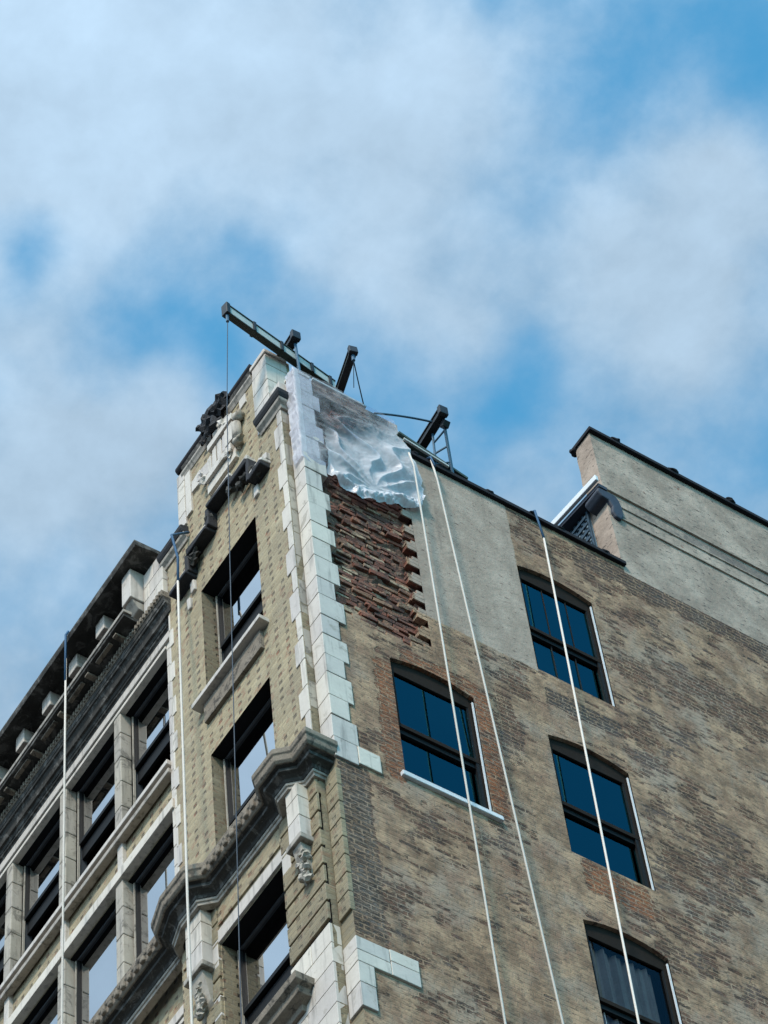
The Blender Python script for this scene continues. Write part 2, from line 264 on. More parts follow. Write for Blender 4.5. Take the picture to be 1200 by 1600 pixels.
# ------------------------------------------------------------------ mesh helpers
class MB:
    def __init__(s): s.v = []; s.f = []; s.sm = False
    def quad(s, *p):
        b = len(s.v); s.v += [tuple(q) for q in p]; s.f.append(tuple(range(b, b+len(p)))); return s
    def box(s, x0, x1, y0, y1, z0, z1, j=0.0):
        b = len(s.v); r = lambda: random.uniform(-j, j) if j else 0
        for x, y, z in ((x0,y0,z0),(x1,y0,z0),(x1,y1,z0),(x0,y1,z0),(x0,y0,z1),(x1,y0,z1),(x1,y1,z1),(x0,y1,z1)): s.v.append((x+r(), y+r(), z+r()))
        s.f += [tuple(b+i for i in q) for q in ((3,2,1,0),(4,5,6,7),(0,1,5,4),(1,2,6,5),(2,3,7,6),(3,0,4,7))]; return s
    def bar(s, a, b_, wd, ht, up=(0, 0, 1)):
        a = Vector(a); b_ = Vector(b_); d = (b_-a).normalized(); sd = d.cross(Vector(up)).normalized(); u2 = sd.cross(d)
        k = len(s.v)
        for e in (a, b_):
            for i, j in ((-1,-1),(1,-1),(1,1),(-1,1)): s.v.append(tuple(e + sd*i*wd/2 + u2*j*ht/2))
        s.f += [tuple(k+i for i in q) for q in ((0,1,2,3),(7,6,5,4),(0,4,5,1),(1,5,6,2),(2,6,7,3),(3,7,4,0))]; return s
    def tube(s, pts, r, n=8):
        pts = [Vector(p) for p in pts]; k = len(s.v); rings = len(pts)
        for i, p in enumerate(pts):
            d = (pts[min(i+1, rings-1)] - pts[max(i-1, 0)]).normalized()
            a_ = d.cross(Vector((.31, .2, .93)) if abs(d.z) < .9 else Vector((1, 0, 0))).normalized(); b_ = d.cross(a_)
            for t in range(n):
                an = 2*math.pi*t/n; s.v.append(tuple(p + a_*math.cos(an)*r + b_*math.sin(an)*r))
        for i in range(rings-1):
            for t in range(n): s.f.append((k+i*n+t, k+i*n+(t+1) % n, k+(i+1)*n+(t+1) % n, k+(i+1)*n+t))
        s.f.append(tuple(k+t for t in range(n))[::-1]); s.f.append(tuple(k+(rings-1)*n+t for t in range(n))); return s
    def prism(s, poly, ax, a0, a1):
        """poly: 2-D points of the other two axes, extruded along axis ax"""
        k = len(s.v); n = len(poly)
        for t in (a0, a1):
            for p, q in poly: s.v.append({0: (t, p, q), 1: (p, t, q), 2: (p, q, t)}[ax])
        s.f.append(tuple(range(k, k+n))); s.f.append(tuple(range(k+2*n-1, k+n-1, -1)))
        for i in range(n): s.f.append((k+i, k+n+i, k+n+(i+1) % n, k+(i+1) % n)); 
        return s
    def sweep(s, path, prof):
        """path: plan points, outside on the right-hand side when walking; prof: closed list of (out, z); mitred"""
        n = len(path); m_ = len(prof); k = len(s.v); P_ = [Vector(p) for p in path]
        def nrm(d): return Vector((d.y, -d.x))
        for i in range(n):
            ns = []
            if i > 0: ns.append(nrm((P_[i]-P_[i-1]).normalized()))
            if i < n-1: ns.append(nrm((P_[i+1]-P_[i]).normalized()))
            mv = ns[0] if len(ns) == 1 else (ns[0]+ns[1])/(1+ns[0].dot(ns[1]))
            for o, z_ in prof: s.v.append((P_[i].x+mv.x*o, P_[i].y+mv.y*o, z_))
        for i in range(n-1):
            for j in range(m_): s.f.append((k+i*m_+j, k+(i+1)*m_+j, k+(i+1)*m_+(j+1) % m_, k+i*m_+(j+1) % m_))
        s.f.append(tuple(k+j for j in range(m_))); s.f.append(tuple(k+(n-1)*m_+j for j in range(m_))[::-1]); return s
    def lump(s, c, r, sq=(1, 1, 1), amp=.35, seed=0):
        k = len(s.v); b = bmesh.new(); bmesh.ops.create_icosphere(b, subdivisions=2, radius=1)
        for v in b.verts:
            q = v.co; f_ = 1+amp*(noise.noise(q*2.2+Vector((seed*3.1, seed, 1)))*1.6)
            s.v.append((c[0]+q.x*f_*r*sq[0], c[1]+q.y*f_*r*sq[1], c[2]+q.z*f_*r*sq[2]))
        s.f += [tuple(k+v.index for v in f.verts) for f in b.faces]; b.free(); return s
    def build(s, name, mat, parent=None, bevel=0.0, smooth=False, label=None, recalc=True):
        me = bpy.data.meshes.new(name); org = parent_origin(parent)
        me.from_pydata([(x-org[0], y-org[1], z-org[2]) for x, y, z in s.v], [], s.f)
        b = bmesh.new(); b.from_mesh(me)
        if recalc: bmesh.ops.recalc_face_normals(b, faces=b.faces)
        b.to_mesh(me); b.free()
        me.materials.append(M[mat]); o = bpy.data.objects.new(name, me); S.collection.objects.link(o)
        if parent: o.parent = parent
        if bevel: md = o.modifiers.new('bevel', 'BEVEL'); md.width = bevel; md.segments = 2; md.limit_method = 'ANGLE'
        if smooth:
            for p in me.polygons: p.use_smooth = True
        if label: o['label'] = label
        return o
def parent_origin(p):
    o = Vector((0, 0, 0))
    while p: o += p.location; p = p.parent
    return o
def tag(o, label, cat, group=None, kind=None):
    if label: o['label'] = label; o['category'] = cat
    if group: o['group'] = group
    if kind: o['kind'] = kind
    return o
def thing(name, label, cat, loc=(0, 0, 0), group=None):
    o = bpy.data.objects.new(name, None); S.collection.objects.link(o); o.location = loc; o.empty_display_size = .3
    return tag(o, label, cat, group)
def struct(o): o['kind'] = 'structure'; return o

# ------------------------------------------------------------------ ground
struct(MB().quad((-900, -900, 0), (900, -900, 0), (900, 900, 0), (-900, 900, 0)).build('street', 'asphalt'))
struct(MB().box(-60, 6, -6, 60, -.1, .13).build('pavement', 'pavement', bevel=.02))

# ------------------------------------------------------------------ the corner building
B = thing('brick_building', 'tall brick corner building with white quoins, dark cornices and a hole in its side wall', 'building')
def wall(mb, axis, pos, u0, u1, z0, z1, holes, depth=0.0, inward=1):
    us = sorted({u0, u1, *[h_[0] for h_ in holes], *[h_[1] for h_ in holes]}); zs = sorted({z0, z1, *[h_[2] for h_ in holes], *[h_[3] for h_ in holes]})
    us = [q for q in us if u0 <= q <= u1]; zs = [q for q in zs if z0 <= q <= z1]
    P3 = (lambda u_, z_, d_=0: (u_, pos+d_, z_)) if axis == 'A' else (lambda u_, z_, d_=0: (pos-d_, u_, z_))
    for i in range(len(us)-1):
        for j in range(len(zs)-1):
            cu = (us[i]+us[i+1])/2; cz = (zs[j]+zs[j+1])/2
            if any(h_[0] < cu < h_[1] and h_[2] < cz < h_[3] for h_ in holes): continue
            mb.quad(P3(us[i], zs[j]), P3(us[i+1], zs[j]), P3(us[i+1], zs[j+1]), P3(us[i], zs[j+1]))
    return P3
def reveals(mb, Q3, hole, depth, sides='lrtb', d0=0):
    a0, a1, b0, b1 = hole; P3 = lambda u_, z_, d_=None: Q3(u_, z_, d0 if d_ is None else d_)
    if 'l' in sides: mb.quad(P3(a0, b0), P3(a0, b1), P3(a0, b1, depth), P3(a0, b0, depth))
    if 'r' in sides: mb.quad(P3(a1, b0), P3(a1, b1), P3(a1, b1, depth), P3(a1, b0, depth))
    if 't' in sides: mb.quad(P3(a0, b1), P3(a1, b1), P3(a1, b1, depth), P3(a0, b1, depth))
    if 'b' in sides: mb.quad(P3(a0, b0), P3(a1, b0), P3(a1, b0, depth), P3(a0, b0, depth))

TY = -.1
TW = [(-2.05, -.88, 29.70, 31.85), (-2.03, -.86, 26.68, 28.72), (-2.02, -.86, 23.62, 25.64)]
# tower front wall (solid wall sheet with openings, butted by its returns)
mb = MB(); P3 = wall(mb, 'A', TY, -2.75, -.2, 0, 33.6, TW)
mb.quad((-2.75, TY, 0), (-2.75, TY, 33.6), (-2.75, .4, 33.6), (-2.75, .4, 0))
# gable part of the parapet
mb.box(-2.4, -.39, TY, .22, 33.6, 34.82)
mb.quad((-.39, TY, 33.6), (-.2, TY, 33.6), (-.2, .4, 33.6), (-.39, .4, 33.6)); mb.quad((-2.75, TY, 33.6), (-2.4, TY, 33.6), (-2.4, .4, 33.6), (-2.75, .4, 33.6))
mb.build('wall', 'face_brick', B, label='tan patterned brick wall of the projecting corner tower')
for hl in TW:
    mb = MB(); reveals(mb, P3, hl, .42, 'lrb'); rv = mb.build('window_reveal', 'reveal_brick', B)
    mb = MB(); reveals(mb, P3, hl, .42, 't'); mb.build('head_soffit', 'recess_shade', rv)  # shade under the window head painted in near-black
# wing wall
bays = [(-4.04, -2.99), (-5.30, -4.19), (-6.58, -5.45), (-7.86, -6.73), (-9.14, -8.01), (-10.42, -9.29)]
WW = [(a0, a1, 29.78, 31.95) for a0, a1 in bays] + [(a0, a1, 26.75, 28.88) for a0, a1 in bays] + [(a0, a1, 23.4, 25.5) for a0, a1 in bays]
mb = MB(); P3w = wall(mb, 'A', .07, -12, -2.75, 0, 33.0, WW)
mb.build('wall', 'face_brick', B, label='tan brick spandrel wall of the left wing')
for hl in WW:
    mb = MB(); reveals(mb, P3w, hl, .3, 'lr', .085); reveals(mb, P3w, hl, .3, 'tb'); mb.build('window_reveal', 'recess_shade', B)  # shade inside the wing openings painted onto the reveals
# side (party) wall
SW = [(.83, 1.88, 26.66, 28.76), (2.88, 3.93, 29.9, 32.05), (2.83, 3.88, 26.68, 28.76), (2.80, 3.83, 23.55, 25.70)]
HOLE = (.0, 1.42, 29.07, 33.62)
mb = MB(); P3s = wall(mb, 'B', 0, 0, 13, 0, 33.1, SW+[HOLE])
mb.quad((0, 1.42, 33.1), (0, 4.6, 33.1), (0, 4.6, 33.22), (0, 1.42, 33.22))
mb.quad((0, 0, 33.62), (0, 1.42, 33.62), (0, 1.42, 33.84), (0, 0, 33.84))
mb.quad((-.3, 0, 33.84), (0, 0, 33.84), (0, 1.42, 33.84), (-.3, 1.42, 33.84)); mb.quad((0, 1.42, 33.22), (-.3, 1.42, 33.22), (-.3, 1.42, 33.84), (0, 1.42, 33.84))
mb.quad((-.3, 0, 32.6), (-.3, 1.42, 32.6), (-.3, 1.42, 33.84), (-.3, 0, 33.84))
# arch shoulders above the side windows
for a0, a1, b0, b1 in SW:
    n = 8; rise = .10
    for sgn in (0, 1):
        pts = [(a0 if sgn == 0 else a1, b1)]
        rng = range(0, n//2+1) if sgn == 0 else range(n, n//2-1, -1)
        for i in rng:
            t = i/n; pts.append((a0+(a1-a0)*t, b1-rise*(2*t-1)**2))
        mb.prism([(p, q) for p, q in pts], 0, -.1, -.0) if False else mb.quad(*[(0, p, q) for p, q in pts])
        for i in range(1, len(pts)-1): mb.quad((0, *pts[i]), (0, *pts[i+1]), (-.16, *pts[i+1]), (-.16, *pts[i]))
mb.build('wall', 'party_wall_brick', B, label='stained party wall of worn common brick')
for hl in SW:
    mb = MB(); reveals(mb, P3s, hl, .2, 'lrb'); mb.build('window_reveal', 'frame_brown', B)
mb = MB(); mb.quad((-12, .07, 33), (-2.75, .07, 33), (-2.75, 13, 33), (-12, 13, 33)); mb.quad((-2.75, TY, 33.01), (0, 0, 33.01), (0, 13, 33.01), (-2.75, 13, 33.01))
mb.quad((-12, 13, 0), (0, 13, 0), (0, 13, 33), (-12, 13, 33)); mb.quad((-12, .07, 0), (-12, 13, 0), (-12, 13, 33), (-12, .07, 33))
mb.build('roof', 'roof_felt', B)
# floors seen dimly through the panes
mb = MB()
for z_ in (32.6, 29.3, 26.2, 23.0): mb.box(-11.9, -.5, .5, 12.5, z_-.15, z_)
mb.build('floor_slab', 'recess_shade', B)

# corner: the narrow re-entrant notch and its quoins
mb = MB(); z_ = 26.95; k = 0
while z_ < 33.5:                      # return facing the side street, grey blocks
    z1 = min(z_+.46, 33.6); mb.box(-.215, -.2+.001*(k % 2), TY+.004, -.002, z_+.006, z1-.006, .0015); z_ = z1; k += 1
mb.build('notch_facing', 'grey_terracotta', B, bevel=.006)
mb = MB().quad((-.2, TY, 0), (-.2, 0, 0), (-.2, 0, 33.6), (-.2, TY, 33.6)).quad((-.2, 0, 0), (0, 0, 0), (0, 0, 26.4), (-.2, 0, 26.4)).quad((-.2, 0, 26.4), (0, 0, 26.4), (0, 0, 33.84), (-.2, 0, 33.84))
mb.build('corner_brick', 'return_brick', B)
# quoin blocks of the side, long and short by turns
mb = MB(); z_ = 26.72; k = 0
hs = [.36, .33, .40, .31, .37, .34, .38, .33, .41, .35, .32, .39, .35, .36, .33, .38, .34, .36, .33, .35]
while z_ < 33.8:
    z1 = min(z_+hs[k % len(hs)], 33.84); L_ = (.285 if k % 2 == 0 else .205)+random.uniform(-.008, .008); o_ = random.uniform(.018, .026)
    mb.box(-.185, o_, -.022, L_, z_+.005, z1-.005, .002); z_ = z1; k += 1
mb.box(-.185, .024, -.022, .25, 26.40, 26.712, .002); mb.box(-.005, .028, .257, .52, 26.44, 26.715, .002)
mb.build('quoin_strip', 'terracotta', B, bevel=.007, label='tall strip of white toothed corner quoins on the side wall')
# white block at the foot of the side, an L of terracotta
mb = MB()
for a0, a1, z0, z1 in ((-.0, .34, 23.52, 23.70), (-.0, .34, 23.36, 23.515), (.347, .66, 23.56, 23.72), (.347, .66, 23.36, 23.552), (-.0, .15, 23.08, 23.352), (-.0, .15, 22.76, 23.072)):
    mb.box(-.185 if a0 < .01 else -.005, .026, -.022 if a0 < .01 else a0, a1, z0, z1, .002)
mb.build('quoin_strip', 'terracotta', B, bevel=.006, label='short L-shaped group of white blocks low on the corner')
# toothed quoins on the tower front, right and left edges
mb = MB(); z_ = 26.95; k = 0
while z_ < 33.3:
    z1 = z_+.40+.03*(k % 3); mb.box(-.365 if k % 2 else -.29, -.203, TY-.014, TY+.02, z_+.006, z1-.006, .003); z_ = z1; k += 1
z_ = 25.9
mb.build('quoin_strip', 'terracotta', B, bevel=.006, label='white toothed quoins at the right edge of the tower front')
mb = MB(); z_ = 26.95; k = 0
while z_ < 32.2:
    z1 = min(z_+.33, 32.3); mb.box(-2.985, -2.752, .0, .09, z_+.005, z1-.005, .002); mb.box(-2.75, -2.72 if k % 2 else -2.66, -.112, -.05, z_+.005, z1-.005)
    z_ = z1; k += 1
mb.build('quoin_strip', 'terracotta', B, bevel=.006, label='white toothed quoins where the wing meets the tower')
# white ashlar at the foot of the tower front
mb = MB(); z_ = 22.4; k = 0
while z_ < 24.0:
    z1 = z_+.27 if z_ > 22.5 else 22.7
    z1 = min(z1, 24.05); cut = -.52 if k % 2 else -.66
    mb.box(-.86, cut-.003, TY-.03, TY+.02, z_+.004, z1-.004, .001); mb.box(cut+.003, -.2, TY-.03, -.01, z_+.004, z1-.004, .001); z_ = z1; k += 1
mb.build('quoin_strip', 'terracotta', B, bevel=.004, label='white ashlar blocks beside the lowest tower window')
# rusticated brick courses under the belt cornice
for x0, x1, ya, yb, gp, lb in ((-.86, -.2, TY-.035, -.012, .032, 'grooved brick courses right of the lowest tower window'), (-2.3, -2.03, TY-.035, 0, .032, 'grooved brick courses left of the lowest tower window'), (-.185, .004, -.03, .03, .012, 'brick corner strip under the belt cornice')):
    mb = MB(); z_ = 24.08
    while z_ < 26.2: z1 = z_+.268; mb.box(x0, x1, ya, yb, z_+gp, z1, .002); z_ = z1
    mb.build('rusticated_pier', 'rusticated_brick', B, bevel=.008, label=lb)
mb = MB()
pass
mb = MB().box(-.86, -.2, TY-.005, TY+.01, 24.06, 26.3)
mb.build('pier_groove', 'recess_shade', B)

# belt cornice swept round the tower and along the wing
belt = [(-12, -.06), (-2.78, -.06), (-2.66, -.2), (-2.42, -.27), (-2.12, -.27), (-1.98, -.12), (-.76, -.12), (-.62, -.26), (-.46, -.26), (-.34, -.13), (-.2, -.13), (-.2, .0)]
prof_low = [(-.05, 26.20), (.03, 26.20), (.035, 26.235), (.05, 26.24), (.055, 26.27), (-.05, 26.27)]
prof_mid = [(-.05, 26.272), (.06, 26.272), (.075, 26.31), (.11, 26.33), (.15, 26.345), (.15, 26.39), (.19, 26.40), (-.05, 26.40)]
prof_top = [(-.05, 26.402), (.20, 26.402), (.225, 26.43), (.232, 26.50), (.25, 26.52), (.252, 26.585), (.235, 26.61), (-.05, 26.66)]
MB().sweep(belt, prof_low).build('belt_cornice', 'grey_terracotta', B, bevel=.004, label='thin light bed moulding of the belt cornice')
MB().sweep(belt, prof_mid).build('belt_cornice', 'dark_shaded_stone', B, bevel=.005, label='stained underside moulding of the belt cornice, shade in its colour')
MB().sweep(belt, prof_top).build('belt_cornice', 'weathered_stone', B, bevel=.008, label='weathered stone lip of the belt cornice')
# egg-and-dart knobs under the lip
mb = MB()
x = -11.0
while x < -.8:
    if not -2.85 < x < -1.95:
        yb = -.06 if x < -2.8 else -.12
        mb.box(x, x+.075, yb-.262, yb-.2, 26.43, 26.55, .006)
    x += .13
mb.build('egg_moulding', 'weathered_stone', B, bevel=.02)
# frieze and lintel under the belt on the tower, pilasters and brackets
MB().box(-2.2, -.7, TY-.03, TY+.02, 25.66, 25.84, .002).build('lintel', 'terracotta', B, bevel=.006)
MB().box(-2.7, -.2, TY-.02, TY+.02, 25.93, 26.2).build('frieze', 'face_brick', B)
for a0, a1, z0, z1 in ((-.855, -.71, 25.33, 25.65), (-2.20, -2.035, 25.33, 25.65), (-2.16, -2.035, 24.62, 24.9)): MB().box(a0, a1, TY-.035, TY+.02, z0, z1, .002).build('lintel_block', 'terracotta', B, bevel=.005)
for x0, x1, nm in ((-.54, -.34, 'white pilaster strip right of the lowest tower window'), (-2.42, -2.13, 'white pilaster strip left of the lowest tower window')):
    mb = MB(); zz = [25.42, 25.72, 26.02, 26.22]
    for i in range(3): mb.box(x0, x1, -.26, -.1, zz[i]+.004, zz[i+1]-.004, .001)
    pl = mb.build('pilaster', 'terracotta', B, bevel=.006, label=nm)
    MB().box(x0-.03, x1+.03, -.285, -.1, 25.34, 25.415).build('pilaster_base', 'grey_terracotta', pl, bevel=.01)
    mb = MB(); cx = (x0+x1)/2
    mb.prism([(-.25, 25.335), (-.1, 25.335), (-.1, 24.85), (-.16, 24.95), (-.19, 25.1)], 0, x0+.03, x1-.03)
    for i in range(7): mb.lump((cx+random.uniform(-.06, .06), -.19+.0*i, 25.22-.06*i), .055, (1, .8, 1), .6, i)
    mb.build('carved_bracket', 'grey_terracotta', pl)
# carved leaves standing on the belt caps
mb = MB()
for i in range(16): mb.lump((-.30-.05*(i % 9)+random.uniform(-.02, .02), -.15+random.uniform(-.05, .03), 26.66+.05*(i // 8)+random.uniform(0, .06)), random.uniform(.03, .06), (1, .8, 1), .8, i)
mb.build('carved_ornament', 'weathered_stone', B, label='broken carved leaves at the right end of the belt cornice')
mb = MB()
for i in range(16): mb.lump((-2.1-.06*(i % 9)+random.uniform(-.02, .02), -.15+random.uniform(-.05, .03), 26.66+.05*(i // 8)+random.uniform(0, .06)), random.uniform(.03, .06), (1, .8, 1), .8, i+20)
mb.build('carved_ornament', 'weathered_stone', B, label='broken carved leaves at the left end of the belt cornice')
# lowest sill cornice
prof = [(-.05, 23.3), (.05, 23.3), (.06, 23.36), (.15, 23.4), (.16, 23.47), (.21, 23.5), (.22, 23.58), (-.05, 23.62)]
MB().sweep([(-2.2, -.12), (-.72, -.12), (-.72, -.08)], prof).build('sill', 'weathered_stone', B, bevel=.006, label='heavy moulded sill of the lowest tower window')
# tower window sills
mb = MB(); mb.box(-2.17, -.78, TY-.13, TY+.1, 29.62, 29.69, .002)
mb.build('sill', 'terracotta', B, bevel=.006)
MB().box(-2.05, -.9, TY-.05, TY+.03, 29.28, 29.6).build('shaded_undersill', 'weathered_stone', B, bevel=.006)  # dark slab added to stand in for the sill's shaded, stained underside

# wing: mullions, lintel bands, sills
for i in range(len(bays)-1):
    mb = MB(); mb2 = MB(); x0 = bays[i+1][1]; x1 = bays[i][0]
    for zb, zt in ((29.74, 32.0), (26.6, 28.9)):
        z_ = zb; mb = MB()
        while z_ < zt-.01:
            z1 = min(z_+.46, zt); mb.box(x0, x1, 0, .15, z_+.004, z1-.004, .0012); z_ = z1
        mb.build('mullion', 'grey_terracotta', B, bevel=.012)
    mb2.box(x0+.02, x1-.02, .015, .09, 28.9, 29.74)
    MB().box(x0, x1, 0, .15, 23.0, 25.51).build('mullion', 'terracotta', B, bevel=.01)
    mb2.build('mullion', 'terracotta', B, bevel=.01)
mb = MB(); mb.box(-12, -2.76, -.035, .1, 32.02, 32.16, .001); mb.box(-12, -2.99, -.012, .1, 31.95, 32.01, .001)
mb.box(-12, -2.93, -.03, .08, 28.9, 29.06, .001)
mb.box(-12, -2.80, -.03, .08, 25.52, 25.66, .001); mb.box(-12, -2.80, -.012, .08, 25.45, 25.51, .001)
mb.build('lintel', 'terracotta', B, bevel=.006)
mb = MB(); mb.box(-12, -2.97, -.06, .3, 29.70, 29.78, .001); mb.build('sill', 'terracotta', B, bevel=.008)
MB().box(-12, -2.97, -.045, .05, 29.56, 29.64).build('sill', 'grey_terracotta', B, bevel=.01)

# crowning cornice of the wing
XW = -12
def run(name, mat, prof, x1=-2.76, bevel=.006, label=None):
    mb = MB(); mb.sweep([(XW, 0), (x1, 0)], prof); return mb.build(name, mat, B, bevel=bevel, label=label)
run('cornice', 'dark_shaded_stone', [(-.08, 32.17), (.03, 32.17), (.04, 32.205), (.06, 32.21), (.062, 32.235), (.075, 32.24), (.09, 32.28), (.118, 32.285), (.122, 32.315), (.13, 32.36), (.158, 32.41), (.178, 32.415), (.182, 32.45), (.192, 32.455), (.20, 32.53), (-.08, 32.53)], -2.7, label='dark smooth cove of the wing cornice')
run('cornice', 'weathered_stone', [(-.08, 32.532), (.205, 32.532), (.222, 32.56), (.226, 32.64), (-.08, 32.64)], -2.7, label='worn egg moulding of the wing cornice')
run('cornice', 'dark_shaded_stone', [(-.08, 32.642), (.40, 32.69), (.40, 32.74), (-.08, 32.74)], -3.26, label='dark corona soffit of the wing cornice, shade in its colour')
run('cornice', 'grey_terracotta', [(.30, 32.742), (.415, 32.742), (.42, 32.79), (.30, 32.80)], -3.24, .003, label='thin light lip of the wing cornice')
run('cornice', 'recess_shade', [(-.3, 32.801), (.02, 32.801), (.02, 33.72), (-.3, 33.72)], -3.3, label='attic wall behind the cornice blocks, shadow painted in black')  # shadow behind the blocks is put into the wall colour
run('cornice', 'dark_shaded_stone', [(-.3, 33.722), (.02, 33.722), (.2, 33.735), (.38, 33.70), (.44, 33.70), (.455, 33.76), (.455, 33.80), (-.3, 33.82)], -2.9, .004, label='wide dark crown slab of the wing cornice, soffit shade in its colour')
mb = MB(); x = -4.0
while x > -11.5: mb.box(x, x+.33, -.36, -.3, 32.655, 32.68); mb.box(x+.42, x+.5, -.37, -.14, 32.63, 32.665); x -= .65
mb.build('soffit_panel', 'weathered_stone', B, bevel=.01)
mb = MB(); x = XW
while x < -2.75: mb.box(x, x+.03, -.24, -.2, 32.55, 32.63, .003); x += .06
mb.build('egg_moulding', 'weathered_stone', B, bevel=.008)
for i in range(11):
    x = -4.06-.65*i
    mb = MB(); mb.prism([(-.26, 33.70), (.0, 33.70), (.0, 33.44), (-.15, 33.44), (-.26, 33.42)], 0, x-.1, x+.1)
    mb.build('modillion', 'terracotta', B, bevel=.012)
MB().box(-3.42, -3.22, -.33, .05, 33.10, 33.69).build('modillion', 'terracotta', B, bevel=.012, label='large white end block of the wing cornice')
MB().prism([(-.3, 33.09), (-.02, 33.09), (-.02, 32.9), (-.2, 32.95)], 0, -3.4, -3.24).build('modillion', 'grey_terracotta', B, bevel=.01)
mb = MB()
for z0, z1, cuts in ((32.72, 33.02, (-3.2, -2.95, -2.765)), (33.02, 33.31, (-3.2, -3.07, -2.765)), (33.31, 33.60, (-3.2, -2.98, -2.765))):
    for c0, c1 in zip(cuts, cuts[1:]): mb.box(c0+.004, c1-.004, -.16, .3, z0+.004, z1-.004, .002)
mb.build('attic_block', 'terracotta', B, bevel=.008)

# tower parapet: coping, corner piers, hoods, carved crest and shield
MB().sweep([(-2.4, TY), (-.67, TY)], [(-.3, 34.82), (.03, 34.82), (.05, 34.85), (.06, 34.87), (.06, 34.92), (-.3, 34.93)]).build('coping', 'tar_coping', B, bevel=.006, label='black coping of the tower gable')
MB().sweep([(-2.3, TY), (-.69, TY)], [(-.02, 34.58), (.01, 34.58), (.03, 34.63), (.05, 34.66), (.05, 34.70), (-.02, 34.72)]).build('moulding', 'grey_terracotta', B, bevel=.006)
MB().sweep([(-2.28, TY), (-.7, TY)], [(-.02, 34.725), (.03, 34.725), (.05, 34.815), (-.02, 34.815)]).build('moulding', 'dark_shaded_stone', B)
mb = MB()
zz = [33.55, 33.82, 34.16, 34.52, 34.76, 34.84]
for i in range(5):
    e = .018 if i == 4 else 0
    mb.box(-.69-e if i < 3 else -.675-e, -.375+e, TY-.03-e, .17, zz[i]+.004, zz[i+1]-.004, .002)
mb.box(-.63, -.42, TY-.02, .15, 34.84, 34.93, .003)
mb.build('parapet_pier', 'terracotta', B, bevel=.008, label='white block pier at the right end of the gable')
mb = MB()
for i in range(4): mb.box(-2.42, -2.26, TY-.03, .17, zz[i]+.004, zz[i+1]-.004, .002)
mb.build('parapet_pier', 'terracotta', B, bevel=.008, label='narrow white pier at the left end of the gable')
hood = [(-.02, 33.20), (.02, 33.20), (.03, 33.25), (.07, 33.29), (.08, 33.33), (-.02, 33.33)]
hood2 = [(-.02, 33.332), (.085, 33.332), (.11, 33.38), (.12, 33.44), (.10, 33.46), (-.02, 33.5)]
for path, nm in (([(-.62, TY), (-.19, TY), (-.19, .0)], 'right'), ([(-2.8, TY), (-2.25, TY)], 'left')):
    MB().sweep(path, hood).build('hood_mould', 'grey_terracotta', B, bevel=.005, label='light lower roll of the %s shoulder hood' % nm)
    MB().sweep(path, hood2).build('hood_mould', 'ornament_dark', B, bevel=.008, label='black crusted cap of the %s shoulder hood' % nm)
mb = MB(); mb.box(-.385, -.19, TY-.01, .0, 33.5, 33.83, .003); mb.box(-.69, -.5, TY-.012, TY+.02, 33.30, 33.55, .002); mb.box(-.19, .02, -.03, .2, 33.84, 33.9, .003)
mb.build('shoulder_block', 'terracotta', B, bevel=.008)
# carved crest
mb = MB()
for i, (x, z_, r) in enumerate([(-1.22, 34.88, .09), (-1.34, 34.95, .10), (-1.44, 34.86, .12), (-1.55, 34.98, .08), (-1.62, 34.92, .10), (-1.72, 35.0, .06), (-1.78, 35.05, .05), (-1.30, 34.72, .1), (-1.45, 34.65, .11), (-1.58, 34.75, .10), (-1.68, 34.8, .07), (-1.72, 34.6, .05), (-1.38, 34.5, .09), (-1.52, 34.5, .08), (-1.42, 35.06, .06)]):
    mb.lump((x, -.17+random.uniform(-.03, .03), z_), r, (1, .75, 1), .9, i+40)
mb.build('carved_crest', 'ornament_dark', B)
# shield panel made of stepped and fluted pieces
mb = MB()
mb.box(-1.72, -1.10, TY-.05, TY+.02, 33.42, 33.60, .006); mb.box(-1.70, -1.14, TY-.09, TY+.02, 33.61, 33.75, .01)
for i in range(5):
    x = -1.66+.115*i; mb.box(x, x+.085, TY-.075-.012*(i % 2), TY+.02, 33.76, 34.10+.03*(i % 3), .012)
mb.box(-1.60, -1.06, TY-.11, TY+.02, 34.16, 34.30, .008); mb.box(-1.5, -1.16, TY-.09, TY+.02, 34.31, 34.44, .008)
mb.box(-1.9, -1.72, TY-.03, TY+.02, 33.95, 34.2, .01); mb.box(-2.1, -1.9, TY-.03, TY+.02, 34.0, 34.25, .01); mb.box(-1.0, -.86, TY-.02, TY+.02, 34.35, 34.55, .004)
mb.box(-2.24, -2.12, TY-.03, TY+.02, 33.65, 34.56, .004); mb.box(-1.24, -1.06, TY-.1, TY+.02, 33.76, 34.12, .006)
for i, (x, z_) in enumerate([(-1.3, 34.4), (-1.22, 34.3), (-1.35, 34.5), (-1.75, 33.75), (-1.8, 33.9), (-1.2, 33.6)]): mb.lump((x, TY-.08, z_), .06, (1, .6, 1.2), .9, i+70)
mb.build('carved_shield', 'terracotta', B, bevel=.012)
mb = MB()
mb.tube([(-1.03, TY-.06, 33.66), (-1.03, TY-.06, 34.02)], .06, 12); mb.lump((-.98, TY-.06, 34.12), .08, (1, .8, 1), .7, 3); mb.lump((-1.0, TY-.07, 33.6), .07, (1, .8, .8), .7, 5)
mb.build('carved_scroll', 'grey_terracotta', B, smooth=True)
